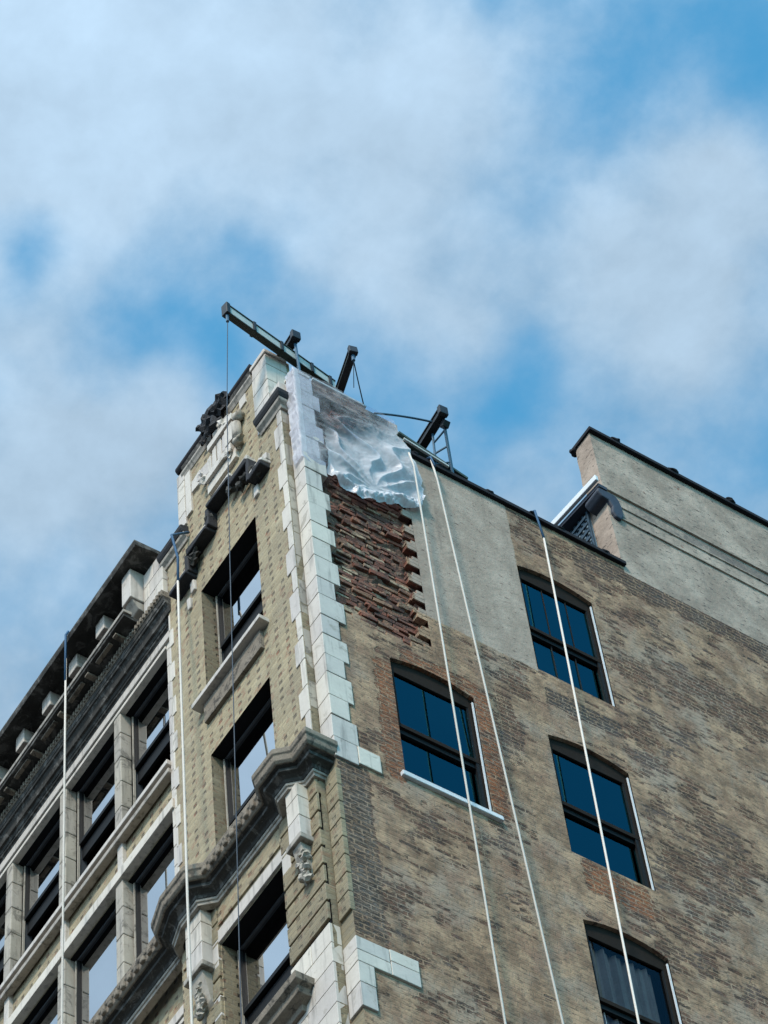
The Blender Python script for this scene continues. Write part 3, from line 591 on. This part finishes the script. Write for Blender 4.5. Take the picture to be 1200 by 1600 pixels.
# broken label mould over the top window
def hoodpath(segs, nm):
    top = MB(); und = MB()
    for x0, x1, z_ in segs:
        top.box(x0, x1, TY-.125, TY+.01, z_+.045, z_+.115, .008); top.build('label_mould', 'terracotta', B, bevel=.012); top = MB()
        und.box(x0+.01, x1-.01, TY-.15, TY+.01, z_-.05, z_+.04, .012)
    for (a0, a1, az), (b0, b1, bz) in zip(segs, segs[1:]):
        und.box(b0-.05, b0+.03, TY-.13, TY+.01, min(az, bz), max(az, bz), .008)
    und.build('label_mould', 'ornament_dark', B, bevel=.015, label=nm+', black underside')
hoodpath([(-2.52, -2.12, 32.27), (-2.12, -1.66, 32.62), (-1.66, -1.16, 32.98), (-1.16, -.78, 32.82), (-.78, -.5, 32.40)], 'stepped hood over the top tower window')
mb = MB()
for i, (x, z_) in enumerate([(-.72, 32.55), (-.66, 32.42), (-.92, 32.62), (-.6, 32.45), (-1.02, 32.6), (-2.0, 32.5), (-2.05, 32.42), (-1.7, 32.8), (-1.2, 32.8)]): mb.lump((x, TY-.09, z_), .065, (1, .7, 1), .9, i+90)
mb.build('carved_ornament', 'dark_shaded_stone', B, label='weathered carved knots hanging from the stepped hood')
for a0, a1, o_, z0, z1 in ((-.83, -.75, .03, 32.14, 32.36), (-.58, -.5, .06, 32.5, 32.66), (-.72, -.64, .05, 32.58, 32.74), (-2.22, -2.14, .04, 32.0, 32.2), (-2.3, -2.24, .04, 31.75, 31.95)): MB().box(a0, a1, TY-o_, TY+.02, z0, z1, .01).build('stone_fragment', 'terracotta', B, bevel=.012)

# side roof edge
mb = MB(); mb.box(-.32, .05, 1.40, 4.62, 33.222, 33.29)
y = 1.6
while y < 4.5: mb.lump((.02, y, 33.29), .045, (1, 1.6, .7), .4, int(y*10)); y += random.uniform(.35, .7)
mb.build('coping', 'tar_coping', B, bevel=.01, label='black tarred roof edge along the side wall')

# broken wall: backing, raw bricks and jagged teeth
mb = MB(); ny, nz_ = 70, 200                      # crumbling mortar bed between the bricks
for i in range(ny):
    for j in range(nz_):
        def q_(i_, j_):
            y_ = 1.45*i_/ny; zz_ = 29.06+4.56*j_/nz_
            return (-.105+.05*noise.noise(Vector((0, y_*1.9, zz_*2.6)))+.035*noise.noise(Vector((1, y_*9, zz_*9)))+.02*noise.noise(Vector((4, y_*22, zz_*22)))-.05*max(0, .38-y_)/.38, y_, zz_)
        mb.quad(q_(i, j), q_(i+1, j), q_(i+1, j+1), q_(i, j+1))
bm_ = mb.build('mortar_bed', 'mortar_core', B, label='crumbling mortar bed behind the broken bricks')
mb = MB().quad((-.17, 0, 29.0), (-.17, 1.5, 29.0), (-.17, 1.5, 33.7), (-.17, 0, 33.7)).quad((-.17, 1.45, 29), (0, 1.45, 29), (0, 1.45, 33.62), (-.17, 1.45, 33.62)).quad((-.17, 0, 29.06), (0, 0, 29.06), (0, 1.45, 29.06), (-.17, 1.45, 29.06))
def rb(y0, y1, z0, z1, xf, j=.008): mb.box(-.2, xf, y0, y1, z0, z1, j)
rnd_ = random.Random(3); z_ = 29.07; row = 0
while z_ < 33.6:
    y = .1+(row % 2)*.1; hh = .068
    while y < 1.42:
        L_ = rnd_.choice((.1, .13, .2, .2, .26)); n_ = noise.noise(Vector((0, y*1.9, z_*2.6)))+.5*noise.noise(Vector((3, y*6, z_*8)))
        dpt = -.075+.06*n_+rnd_.uniform(-.02, .016)-.05*max(0, .38-y)/.28
        if rnd_.random() < .07: dpt = -.16
        if z_ < 29.2+.25*rnd_.random(): dpt = min(dpt+.05, -.008)
        rb(y+.004, min(y+L_-.004, 1.45), z_+.004, z_+hh-.004, max(-.17, min(dpt, -.022)), .010)
        y += L_
    z_ += hh; row += 1
mb.build('exposed_core', 'raw_brick', B, bevel=.006, label='raw red brick core where the outer leaf has fallen away')
mb = MB(); mbt = MB(); z_ = 29.07; row = 0
while z_ < 33.6:
    t = row % 5
    e = 1.26 if t in (0, 1) else (1.33 if t == 2 else 1.43)
    e += random.uniform(-.02, .03) + .06*noise.noise(Vector((0, 0, z_*1.3)))
    if z_ > 31.2: e += .04
    if e < 1.41: mb.box(-.018, -.001, e, 1.42, z_+.002, z_+.066, 0); mbt.box(-.17, -.019, e, 1.42, z_+.002, z_+.066, .002)
    z_ += .068; row += 1
# ragged lower lip
y = .1
while y < 1.2:
    if random.random() < .6: mb.box(-.15, -.001, y, y+.1, 29.071, 29.071+random.choice((.06, .12)), 0)
    y += .105
mb.build('broken_brick_edge', 'party_wall_brick', B, bevel=.002); mbt.build('broken_brick_edge', 'raw_brick', B, label='raw ends of the toothed bricks beside the hole')

# ------------------------------------------------------------------ windows
def window(axis, pos, hole, rec, mode, glassm='front_glass', frame='frame_paint', label=None, fw=.035, arch=False, bars=0, rail=None):
    a0, a1, b0, b1 = hole
    T = (lambda u_, d_, z_: (u_, pos+d_, z_)) if axis == 'A' else (lambda u_, d_, z_: (pos-d_, u_, z_))
    def bx(mb, u0, u1, d0, d1, z0, z1):
        p = T(u0, d0, z0); q = T(u1, d1, z1); mb.box(min(p[0], q[0]), max(p[0], q[0]), min(p[1], q[1]), max(p[1], q[1]), z0, z1)
    e = .003; f0 = rec-.025; f1 = rec+.09
    mb = MB(); bx(mb, a0+e, a0+fw, f0, f1, b0+e, b1-e); bx(mb, a1-fw, a1-e, f0, f1, b0+e, b1-e)
    bx(mb, a0+fw+e, a1-fw-e, f0, f1, b1-(fw if not arch else .26), b1-e); bx(mb, a0+fw+e, a1-fw-e, f0, f1, b0+e, b0+.05)
    wd = mb.build('window', frame, B, bevel=.004, label=label)
    zm = rail if rail else (b0+b1)/2; gt = b1-(fw if not arch else .26)
    up = MB(); bx(up, a0+fw, a0+fw+.028, rec-.03, rec+.01, zm, gt); bx(up, a1-fw-.028, a1-fw, rec-.03, rec+.01, zm, gt)
    bx(up, a0+fw+.029, a1-fw-.029, rec-.03, rec+.01, zm, zm+.06)
    for i in range(bars):
        u_ = a0+fw+(a1-a0-2*fw)*(i+1)/(bars+1); bx(up, u_-.006, u_+.006, rec-.008, rec+.012, zm+.062, gt)
    up.build('sash', 'black_frame' if frame == 'frame_paint' else 'frame_brown', wd, bevel=.003)
    def pane(z0, z1, d_):
        g = MB(); g.quad(T(a0+fw+.02, d_, z0), T(a1-fw-.02, d_, z0), T(a1-fw-.02, d_, z1), T(a0+fw+.02, d_, z1)); g.build('pane', glassm, wd, recalc=False)
    pane(zm+.05, gt-.0, rec)
    lo = MB()
    if mode == 'closed':
        bx(lo, a0+fw, a0+fw+.028, rec+.015, rec+.05, b0+.05, zm+.03); bx(lo, a1-fw-.028, a1-fw, rec+.015, rec+.05, b0+.05, zm+.03)
        bx(lo, a0+fw+.029, a1-fw-.029, rec+.015, rec+.05, b0+.05, b0+.12); bx(lo, a0+fw+.029, a1-fw-.029, rec+.0, rec+.05, zm-.07, zm-.003)
        for i in range(bars):
            u_ = a0+fw+(a1-a0-2*fw)*(i+1)/(bars+1); bx(lo, u_-.006, u_+.006, rec+.02, rec+.045, b0+.122, zm-.072)
        pane(b0+.1, zm-.05, rec+.035)
    else:   # lower sash thrown up behind the upper one
        bx(lo, a0+fw, a1-fw, rec+.02, rec+.06, zm-.22, zm-.01)
        bx(lo, a0+fw, a0+fw+.028, rec+.07, rec+.1, zm-.2, gt); bx(lo, a1-fw-.028, a1-fw, rec+.07, rec+.1, zm-.2, gt)
    if axis == 'A':
        ls = MB(); bx(ls, a0+.036, a0+.05, f0-.02, f0+.01, b0+.04, b1-.04); ls.build('light_bead', 'grey_terracotta', wd)
    lo.build('sash', 'black_frame', wd, bevel=.003, label='raised lower sash' if mode == 'open' else None)
    return wd, T, bx
window('A', TY, TW[0], .21, 'open', label='top tower window with its lower sash thrown open', rail=30.78)
window('A', TY, TW[1], .17, 'closed', label='middle tower window standing behind the belt cornice', rail=27.55, fw=.035)
window('A', TY, TW[2], .20, 'open', label='lowest tower window with a thrown up sash', rail=24.66)
nm = ['first', 'second', 'third', 'fourth', 'fifth', 'sixth']
for i, hl in enumerate(WW[:6]): window('A', .07, hl, .11, 'open', label='upper row wing window, %s from the tower, lower sash raised' % nm[i], rail=30.90, fw=.035)
for i, hl in enumerate(WW[6:12]): window('A', .07, hl, .09, 'closed', label='closed wing window above the belt cornice, %s from the tower' % nm[i], rail=27.2, fw=.035)
for i, hl in enumerate(WW[12:18]): window('A', .07, hl, .15, 'closed', label='wing window below the belt cornice, %s from the tower' % nm[i], fw=.035)
sl_ = ['blue side window with orange brick round it and a white sill', 'top blue side window under the roof edge', 'middle blue side window of the right hand column', 'lowest side window with grey curtains behind the glass']
for i, hl in enumerate(SW):
    wd, T, bx = window('B', 0, hl, .07, 'closed', 'side_glass' if i < 3 else 'curtain_glass', 'frame_brown', sl_[i], fw=.03, arch=True, bars=(2 if i == 1 else 0), rail=hl[3]-(1.22 if i != 1 else 1.28))
    mb = MB(); bx(mb, hl[1]-.02, hl[1]-.003, .012, .028, hl[2]+.02, hl[3]-.17); mb.build('jamb_strip', 'white_paint', wd)
    mb = MB(); bx(mb, hl[1]-.075, hl[1]-.033, .045, .066, hl[2]+.06, hl[3]-.27); mb.build('inner_jamb', 'black_frame', wd)
    if i == 3:
        mb = MB(); n = 60
        for k in range(n):
            y0 = hl[0]+.06+(hl[1]-hl[0]-.2)*k/n; y1 = hl[0]+.06+(hl[1]-hl[0]-.2)*(k+1)/n
            f = lambda q: -.15-.03*math.sin(q*38)-.02*math.sin(q*83)
            mb.quad((f(y0), y0, hl[2]+.05), (f(y1), y1, hl[2]+.05), (f(y1), y1, hl[3]-.2), (f(y0), y0, hl[3]-.2))
        mb.build('curtain', 'curtain_grey', wd)
MB().box(-.05, .045, .77, 1.97, 26.59, 26.655, .004).build('sill', 'white_paint', B, bevel=.008, label='white painted sill under the orange edged side window')

# ------------------------------------------------------------------ taller building behind
Rb = thing('rendered_building', 'taller grey rendered building with black coping and white edged cornice behind the brick wall', 'building', (0, 4.6, 0))
mb = MB(); mb.quad((0, 4.6, 33.1), (0, 13, 33.1), (0, 13, 36.33), (0, 4.6, 36.33)); 
for a0, a1 in ((33.0, 35.0),): mb.quad((-7, 4.6, a0), (0, 4.6, a0), (0, 4.6, a1), (-7, 4.6, a1))
pts = [(-.31, 35.0), (-.30, 35.35), (-.335, 35.5), (-.315, 35.8), (-.32, 36.05), (-.30, 36.33)]
for (x0, z0), (x1, z1) in zip(pts, pts[1:]):
    mb.quad((x0, 4.6, z0), (0, 4.6, z0), (0, 4.6, z1), (x1, 4.6, z1)); mb.quad((x0, 4.6, z0), (x1, 4.6, z1), (x1, 13, z1), (x0, 13, z0))
mb.quad((-7, 4.6, 33), (-7, 13, 33), (-7, 13, 35), (-7, 4.6, 35)); mb.quad((-.31, 13, 33), (0, 13, 33), (0, 13, 36.33), (-.31, 13, 36.33)); mb.quad((-7, 13, 33), (-.31, 13, 33), (-.31, 13, 35), (-7, 13, 35))
mb.build('wall', 'grey_render', Rb)
MB().box(-7, -.32, 4.61, 13, 35.0, 35.03).build('roof', 'roof_felt', Rb)
mb = MB(); mb.box(-.36, .06, 4.57, 13, 36.33, 36.40)
y = 5.0
while y < 12: mb.lump((.03, y, 36.41), .06, (1, 1.5, .7), .3, int(y*7)); y += .92
mb.lump((-.33, 4.6, 36.33), .06, (1, 1, 1), .4, 2)
mb.build('coping', 'tar_coping', Rb, bevel=.015)
mb = MB(); mb.box(-.01, .03, 4.62, 13, 34.97, 35.02, .0); mb.box(-.01, .022, 4.72, 13, 34.40, 34.43); mb.box(-.01, .018, 4.72, 13, 34.70, 34.73)
mb.build('string_course', 'grey_render', Rb, bevel=.006)
# gutter cornice, slightly out of square
Cn = MB(); Cn.bar((.09, 4.44, 34.99), (-3.0, 4.16, 34.99), .05, .11); Cn.build('gutter', 'white_paint', Rb, bevel=.01)
mb = MB(); mb.prism([(.06, 4.47), (.06, 4.6), (-3.0, 4.6), (-3.0, 4.2)], 2, 34.86, 34.93); mb.build('cornice_soffit', 'bracket_blue', Rb)
MB().prism([(4.72, 34.86), (4.47, 34.86), (4.44, 34.76), (4.50, 34.68), (4.60, 34.66), (4.64, 34.56), (4.62, 34.42), (4.66, 34.33), (4.74, 34.32), (4.79, 34.42), (4.80, 34.62), (4.77, 34.78)], 0, -.24, .05).build('cornice_bracket', 'bracket_blue', Rb, bevel=.02)
gr = MB().box(-2.6, -.32, 4.56, 4.59, 33.3, 34.84).build('louvre', 'louvre_panel', Rb)
mb = MB(); x = -2.55
while x < -.34: mb.box(x, x+.035, 4.535, 4.556, 33.3, 34.84); x += .085
z_ = 33.35
while z_ < 34.84: mb.box(-2.58, -.33, 4.515, 4.533, z_, z_+.05); z_ += .15
mb.build('louvre_bars', 'louvre_bar', gr)

# ------------------------------------------------------------------ polythene sheet over the corner
sheet_o = (0, .7, 31.5)
Ps = thing('plastic_sheet', 'crumpled clear plastic sheet hung over the broken wall at the building corner', 'sheet', sheet_o)
def bot(y):
    P_ = [(-.3, 31.95), (.16, 31.85), (.24, 31.92), (.42, 31.70), (.62, 31.58), (.9, 31.72), (1.2, 31.86), (1.5, 32.0), (1.66, 32.2)]
    for (a0, b0), (a1, b1) in zip(P_, P_[1:]):
        if y <= a1: return b0+(b1-b0)*(y-a0)/(a1-a0)
    return P_[-1][1]
nu, nv = 190, 190; V = []; Fc = []; HZ = []
for i in range(nu+1):
    s = i/nu
    for j in range(nv+1):
        t = j/nv
        right = 1.34+.30*min(1, t*1.5)-.09*max(0, t-.62)/.38
        q = -.16+(right+.16)*s                        # arc length round the corner
        y = max(q, -.03); zt = 33.90 if y < 1.2 else 33.90-.25*(y-1.2)
        zb = bot(q if q > 0 else -.1); z_ = zt+(zb-zt)*t
        fx, fz = y-.92, z_-32.0; r = math.hypot(fx, fz); th = math.atan2(fz, fx)
        fold = .046*(1-2*abs(math.sin(th*5.5+2.2*noise.noise(Vector((y*2.5, 0, z_*2.5))))))*min(1, r*1.3)*math.exp(-((r-.6)/.8)**2)
        fold += .03*noise.noise(Vector((y*3, 5, z_*3)))-.022*abs(noise.noise(Vector((y*4+z_*2, 2, z_*3))))-.008*abs(noise.noise(Vector((y*13, 2, z_*11-y*5))))
        amp = min(1, max(0, (y-.18)/.25))
        x = .035+fold*(.25+.75*amp)+.05*amp*math.sin(math.pi*min(1, t))
        bunch = 0
        if y > .35: bunch = math.exp(-((z_-zb-.10)/.10)**2)
        if y > .35: x += .07*bunch+bunch*(.05*noise.noise(Vector((y*9, 1, z_*14)))-.05*abs(noise.noise(Vector((y*21, 1, z_*26)))))
        if q < -.03: x = .03-( -.03-q)*1.25; y = -.045-.035*abs(noise.noise(Vector((x*14, 3, z_*6))))
        V.append((x-sheet_o[0], y-sheet_o[1]+.012*noise.noise(Vector((y*9, 0, z_*9))), z_-sheet_o[2]+.03*amp*noise.noise(Vector((y*5, 8, z_*2)))))
        tri = 1/(1+math.exp(-((y-.35)*1.0+(33.4-z_)*.9-.75)*9))   # pleated lower right part hangs in several layers
        HZ.append(min(1, .17+.62*tri*(y > .3)+.4*bunch+(.12 if q < .2 else 0)+(.3 if q < .03 else 0)+.5*max(0, fold*14)*.5))
for i in range(nu):
    for j in range(nv):
        k = i*(nv+1)+j; Fc.append((k, k+1, k+nv+2, k+nv+1))
me = bpy.data.meshes.new('sheet'); me.from_pydata(V, [], Fc); me.materials.append(M['polythene'])
at_ = me.attributes.new('haze', 'FLOAT', 'POINT'); at_.data.foreach_set('value', HZ)
for p in me.polygons: p.use_smooth = True
o = bpy.data.objects.new('sheet', me); S.collection.objects.link(o); o.parent = Ps
# hem batten holding the sheet on the roof
MB().bar((-.02, .25, 33.93), (-.02, 1.0, 33.92), .05, .04).build('batten', 'beam_light', Ps, bevel=.008)

# ------------------------------------------------------------------ roof rigging
def ibeam(name, a, b_, h_, wf, label, mats=('beam_olive', 'beam_light'), group='outrigger beams on the roof', base=None):
    a = Vector(a); b_ = Vector(b_); t = thing(name, label, 'beam', base or tuple(b_), group)
    up = Vector((0, 0, 1)); f = MB(); wv = MB()
    f.bar(a-up*(h_/2), b_-up*(h_/2), wf, .022); f.bar(a+up*(h_/2), b_+up*(h_/2), wf, .022)
    wv.bar(a, b_, wf*.72, h_-.025)
    f.build('flange', mats[0], t, bevel=.003); wv.build('web', mats[1], t)
    d = (b_-a).normalized()
    MB().bar(a-d*.02, a+d*.04, wf+.02, h_+.05).build('end_clamp', 'beam_black', t, bevel=.01)
    return t
b1 = ibeam('outrigger_beam', (-.14, -.82, 34.82), (-.385, .86, 34.82), .19, .085, 'longest steel outrigger beam jutting out over the front of the tower')
MB().tube([(-.14, -.80, 34.74), (-.14, -.80, 34.55)], .02).build('hook', 'steel_blue', b1)
for q_ in (.25, .5, .78, .95):
    p_ = Vector((-.14, -.82, 34.82)).lerp(Vector((-.385, .86, 34.82)), q_); MB().box(p_.x-.055, p_.x+.055, p_.y-.02, p_.y+.02, 34.715, 34.925).build('splice_band', 'beam_black', b1, bevel=.004)
b2 = ibeam('outrigger_beam', (-.15, .19, 35.13), (-.62, .215, 35.13), .12, .10, 'short black beam crossing on top of the long outrigger beam', ('beam_black', 'beam_black'))
b3 = ibeam('outrigger_beam', (.36, .62, 34.38), (-.3, .79, 34.30), .11, .09, 'black outrigger beam leaning up behind the plastic sheet with a thin wire', ('beam_black', 'beam_olive'))
MB().tube([(.33, .63, 34.30), (.33, .63, 34.18)], .022).build('hook', 'steel_blue', b3)
b4 = ibeam('outrigger_beam', (.36, 1.86, 34.03), (-.42, 1.92, 34.03), .12, .10, 'black outrigger beam above the blue ladder frame right of the sheet', ('beam_black', 'beam_black'))
MB().bar((.30, 1.93, 33.93), (.24, 1.93, 33.86), .09, .09).build('trolley', 'beam_black', b4, bevel=.01)

t = thing('support_frame', 'blue steel ladder frame standing under the right hand outrigger beam', 'frame', (.1, 1.9, 33.3), 'steel frames under the outrigger beams')
Lb, Lt, Rb_, Rt = Vector((-.01, 1.93, 33.3)), Vector((.06, 1.9, 33.97)), Vector((.03, 2.13, 33.28)), Vector((.28, 1.91, 33.97))
MB().tube([Lb, Lt], .015).build('post', 'steel_blue', t); MB().tube([Rb_, Rt], .019).build('post', 'steel_blue', t)
for q in (.12, .42, .72): MB().tube([Lb.lerp(Lt, q), Rb_.lerp(Rt, q+.1)], .013).build('rung', 'steel_blue', t)
t = thing('support_frame', 'small blue braced frame under the crossing of the two left beams', 'frame', (-.35, .28, 33.85), 'steel frames under the outrigger beams')
MB().tube([(-.47, .28, 33.85), (-.47, .28, 34.75)], .014).build('post', 'steel_blue', t)
MB().tube([(-.22, .24, 34.35), (-.22, .22, 35.08)], .018).build('post', 'steel_blue', t)
MB().tube([(-.47, .28, 34.3), (-.22, .24, 34.62)], .013).build('brace', 'steel_blue', t)
MB().lump((-.22, .24, 34.35), .035).build('foot_clamp', 'steel_blue', t)
# plank on the roof edge
t = thing('roof_plank', 'green plank lying along the roof edge under the right hand beam', 'plank', (.05, 1.9, 33.3))
MB().bar((.03, 1.36, 33.52), (-.02, 2.35, 33.36), .12, .05).build('board', 'plank_green', t, bevel=.006)
MB().bar((.08, 1.42, 33.42), (.07, 2.05, 33.32), .03, .035).build('edge_strip', 'beam_light', t, bevel=.004)
# sagging tie between beam three and four
def sag(a, b_, dz, n=14): 
    a = Vector(a); b_ = Vector(b_); return [a.lerp(b_, i/n)+Vector((0, 0, -dz*4*(i/n)*(1-i/n))) for i in range(n+1)]
def line(name, pts, r, mat, label, cat, group=None, strap=None, n=6):
    pts = [Vector(p) for p in pts]; t = thing(name, label, cat, tuple(pts[-1]), group)
    MB().tube(pts, r, n).build('strand', mat, t, smooth=True)
    if strap: MB().tube(strap, r*1.15, n).build('strap', 'rope_blue', t, smooth=True)
    return t
line('tie_cable', sag((-.06, 1.15, 33.98), (.16, 1.88, 34.06), -.03), .014, 'steel_blue', 'slack blue cable tied from the sheet to the right hand beam', 'cable')
line('thin_wire', sag((.33, .63, 34.18), (-.02, .98, 33.93), .04), .008, 'cable_dark', 'thin wire falling from the short middle beam to the roof', 'wire')
line('thin_wire', [(.33, .63, 34.18), (.12, .75, 33.96)], .005, 'cable_dark', 'finer second wire hanging from the short middle beam', 'wire')
# white ropes down the side wall; each is one straight run from the roof edge
def ropeline(x, yt, zt, yb, zb):
    k = (yb-yt)/(zb-zt); y0 = yt+k*(0.1-zt); return [(x, y0, .1), (x, yt, zt)]
for (x, yt, zt, yb, zb, lb) in ((.15, 1.45, 32.75, 1.46, 23.19, 'white rope down the side wall, the one just beside the plastic sheet'), (.15, 1.77, 32.69, 2.15, 23.57, 'white rope slanting between the sheet and the window column'), (.15, 3.25, 32.62, 3.10, 24.09, 'white rope hanging in front of the right hand window column')):
    pts = ropeline(x, yt, zt, yb, zb)[::-1]
    sp_ = None if yt < 1.5 else [(.03, yt, 33.33), (.1, yt, 33.27), (x, yt, zt-.02 if yt > 2 else 33.0)]
    if yt < 2: pts = [Vector((.1, yt, 33.1 if yt < 1.5 else 33.2))]+[Vector(q) for q in pts]
    o = line('white_rope', pts, .0122, 'rope_white', lb, 'rope', 'white ropes hanging from the roof', sp_, 8)
# ropes of the front
o = line('white_rope', [(-2.22, -.3, 32.15), (-2.08, -.40, 30.95), (-1.95, -.5, 28.14), (-1.84, -.58, 26.9), (-1.79, -.62, 25.8), (-1.80, -.62, 24.0), (-1.9, -.62, .1)], .014, 'rope_white', 'white rope down the left edge of the tower with a blue top', 'rope', 'white ropes hanging from the roof', [(-2.22, -.12, 33.3), (-2.19, -.38, 33.0), (-2.2, -.3, 32.6), (-2.22, -.3, 32.05)], 8)
o = line('white_rope', [(-4.45, -.50, 33.2), (-4.45, -.50, 30.8), (-4.45, -.50, .1)], .013, 'rope_white', 'white rope hanging from the dark cornice of the left wing', 'rope', 'white ropes hanging from the roof', [(-4.45, -.47, 33.8), (-4.45, -.505, 33.7), (-4.45, -.505, 32.75)], 8)
line('suspension_cable', [(-.14, -.80, 34.55), (-.22, -.84, 32.64), (-.32, -.87, 29.67), (-.40, -.89, 27.04), (-.56, -.9, 23.1), (-1.3, -.9, .1)], .006, 'cable_dark', 'thin dark cable dropping from the tip of the longest beam past the tower windows', 'cable')
